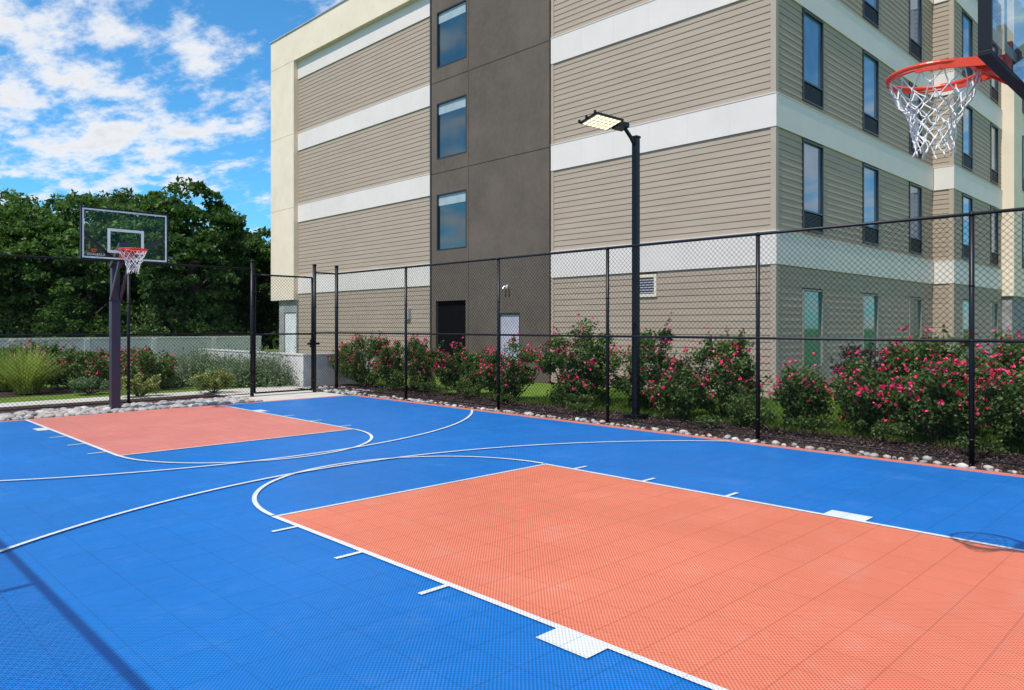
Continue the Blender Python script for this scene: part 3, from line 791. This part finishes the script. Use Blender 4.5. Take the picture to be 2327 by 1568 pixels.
for px, D, sc in ((62, 18.7, 1.1), (-60, 19.2, .9), (15, 19.6, .95)):
    x, y = site(px, D); e = thing('ornamental_grass', (x, y, 0), 'tall arching yellow-green ornamental grass clump', 'ornamental grass', 'ornamental grasses')
    V, F = blades(620, x, y, .25*sc, .9*sc, 1.25*sc, .014); np_mesh('blades', V, F, M_orngr, e)
for i, px in enumerate((385, 412, 440, 468, 500, 530, 560, 590, 618, 645, 668, 450, 545, 630)):
    D = 21.2+(i % 4)*1.1; x, y = site(px, D)
    if x > 10.0: x = 9.95
    hz = (.75, 1.1, .9, 1.25, .65)[i % 5]
    e = thing('lavender_plant', (x, y, 0), 'wispy grey-green plant with pale lilac flower spikes', 'lavender', 'lavender plants')
    V, F = blades(190, x, y, .3, .55, hz, .011, .15); np_mesh('flower_spikes', V, F, M_sage, e)
    C = np.stack([x+R.normal(size=1800)*.35, y+R.normal(size=1800)*.35, np.abs(R.normal(size=1800))*.26*hz/.9], 1); V, F = leaves(C, .038); np_mesh('foliage', V, F, (M_bluegr, M_rosed)[i % 2], e)

# ---------------------------------------------------------------- trees
def tree(px, D, h, r, n, mat, ls=.14, low=1.1):
    x, y = site(px, D); e = thing('tree', (x, y, 0), 'broad leafy dark green deciduous tree behind the boundary wall', 'tree', 'trees behind the boundary wall')
    m = MB(); m.tube([(x, y, -.05), (x+.05, y, h*.25), (x-.05, y+.1, h*.5), (x, y, h*.72)], [.26, .2, .14, .05], 9)
    nb = 11
    for k in range(nb):
        a = k*2.4+R.uniform(0, .5); z0 = h*(.15+.042*k); rr = r*R.uniform(.45, .7)
        p = Vector((x+math.cos(a)*rr, y+math.sin(a)*rr, z0+h*R.uniform(.08, .16)))
        m.tube([(x, y, z0), ((x+p.x)/2, (y+p.y)/2, z0+(p.z-z0)*.65), p], [.09, .055, .02], 6)
    m.obj('trunk', M_bark, e, True)
    K = 120; C = []; rad = []
    while len(C) < K:
        q = unit(1)[0]; s = R.uniform(.35, 1)**.5
        zz = q[2]*s
        prof = 1-.15*max(0, zz) 
        C.append((x+q[0]*s*r*prof, y+q[1]*s*r*prof, low+(h-low)*(.5+.5*zz*.92))); rad.append(r*R.uniform(.12, .27))
    C = np.array(C); rad = np.array(rad); idx = R.integers(0, K, n); d = unit(n)
    d[:, 2] = np.where(d[:, 2] < -.3, -d[:, 2]*.5, d[:, 2])
    P = C[idx]+d*(rad[idx]*R.uniform(.65, 1.2, n))[:, None]*np.array([1, 1, .7])
    V, F = leaves(P, ls, .5, .5); np_mesh('crown', V, F, mat, e)
    return e
tree(-95, 37, 9.0, 3.4, 10000, M_treel)
tree(30, 38, 8.6, 3.4, 15000, M_treel)
tree(120, 41, 9.0, 3.2, 12000, M_treed)
tree(205, 38, 8.7, 3.1, 14000, M_treel)
tree(300, 42, 9.5, 3.2, 12000, M_treed)
tree(360, 38.5, 9.1, 3.0, 15000, M_treel)
tree(440, 36, 9.1, 2.6, 15000, M_treed)
tree(520, 41, 7.6, 2.3, 10000, M_treed)
tree(590, 43, 7.5, 2.5, 11000, M_treel)
tree(655, 44, 7.2, 2.4, 7000, M_treel)
n = 26000
x, y = site(-100, 52); x2, y2 = site(760, 58)
u = R.uniform(0, 1, n); hh = 5.2+1.2*np.sin(u*23)+.8*np.sin(u*51)
P = np.stack([x+(x2-x)*u+R.normal(size=n)*1.2, y+(y2-y)*u+R.normal(size=n)*1.2, hh*R.uniform(0, 1, n)**.7], 1)
V, F = leaves(P, .28); o = np_mesh('far_wood', V, F, M_treed); o['kind'] = 'stuff'; o['label'] = 'dense dark green wood behind the tree row'; o['category'] = 'wood'

# ---------------------------------------------------------------- light, sky, camera
to_sun = Vector((-1.95, -.17, 3.17)).normalized()
L = bpy.data.lights.new('sun', 'SUN'); L.energy = 4.2; L.angle = math.radians(.5); L.color = (1, .945, .87)
lo = bpy.data.objects.new('sun', L); COL.objects.link(lo); lo.rotation_euler = (-to_sun).to_track_quat('-Z', 'Y').to_euler(); lo.location = (0, 0, 30)
W = bpy.data.worlds.new('World'); S.world = W; W.use_nodes = True
t = NT(W); t.n.clear()
out = t.new('ShaderNodeOutputWorld'); bg = t.new('ShaderNodeBackground')
sky = t.new('ShaderNodeTexSky'); sky.sky_type = 'NISHITA'; sky.sun_disc = False
sky.sun_elevation = math.asin(to_sun.z); sky.sun_rotation = math.atan2(to_sun.x, to_sun.y); sky.air_density = 1.0; sky.dust_density = .3; sky.ozone_density = 2.0
hs = t.mix(1.0, sky.outputs[0], (.60, 1.45, 1.90), 'MULTIPLY')
tc = t.new('ShaderNodeTexCoord').outputs['Generated']
sx = t.new('ShaderNodeSeparateXYZ'); t.link(tc, sx.inputs[0])
zz = t.math('ADD', t.math('MAXIMUM', sx.outputs[2], 0), .16)
cb = t.new('ShaderNodeCombineXYZ'); t.link(t.math('DIVIDE', sx.outputs[0], zz), cb.inputs[0]); t.link(t.math('DIVIDE', sx.outputs[1], zz), cb.inputs[1])
mp = t.new('ShaderNodeMapping'); mp.inputs['Rotation'].default_value = (0, 0, math.radians(65)); mp.inputs['Scale'].default_value = (1.35, .9, 1); mp.inputs['Location'].default_value = (.4, .9, 0)
t.link(cb.outputs[0], mp.inputs[0])
n1 = t.noise(mp.outputs[0], 1.3, 3, .5); n2 = t.noise(mp.outputs[0], 5.4, 12, .62)
cl = t.math('ADD', t.math('MULTIPLY', n1, .40), t.math('MULTIPLY', n2, .60))
mask = t.maprange(cl, .455, .60, 0, 1, True)
shade = t.maprange(cl, .54, .70, 9.6, 7.4)
cc = t.new('ShaderNodeCombineColor'); t.link(t.math('MULTIPLY', shade, .985), cc.inputs[0]); t.link(t.math('MULTIPLY', shade, 1.0), cc.inputs[1]); t.link(t.math('MULTIPLY', shade, 1.03), cc.inputs[2])
c = t.mix(t.math('MULTIPLY', mask, .96), hs, cc.outputs[0])
t.link(c, bg.inputs[0]); bg.inputs[1].default_value = .1; t.link(bg.outputs[0], out.inputs[0])

cam = bpy.data.cameras.new('camera'); co = bpy.data.objects.new('camera', cam); COL.objects.link(co)
cam.sensor_width = 36; cam.lens = 1676/2327*36; cam.shift_y = -.0185; cam.clip_start = .05; cam.clip_end = 2000
co.location = (0, 0, CAMH); co.rotation_euler = (math.pi/2, 0, -YAW); S.camera = co
S.view_settings.view_transform = 'Standard'; S.view_settings.look = 'None'; S.view_settings.exposure = 0
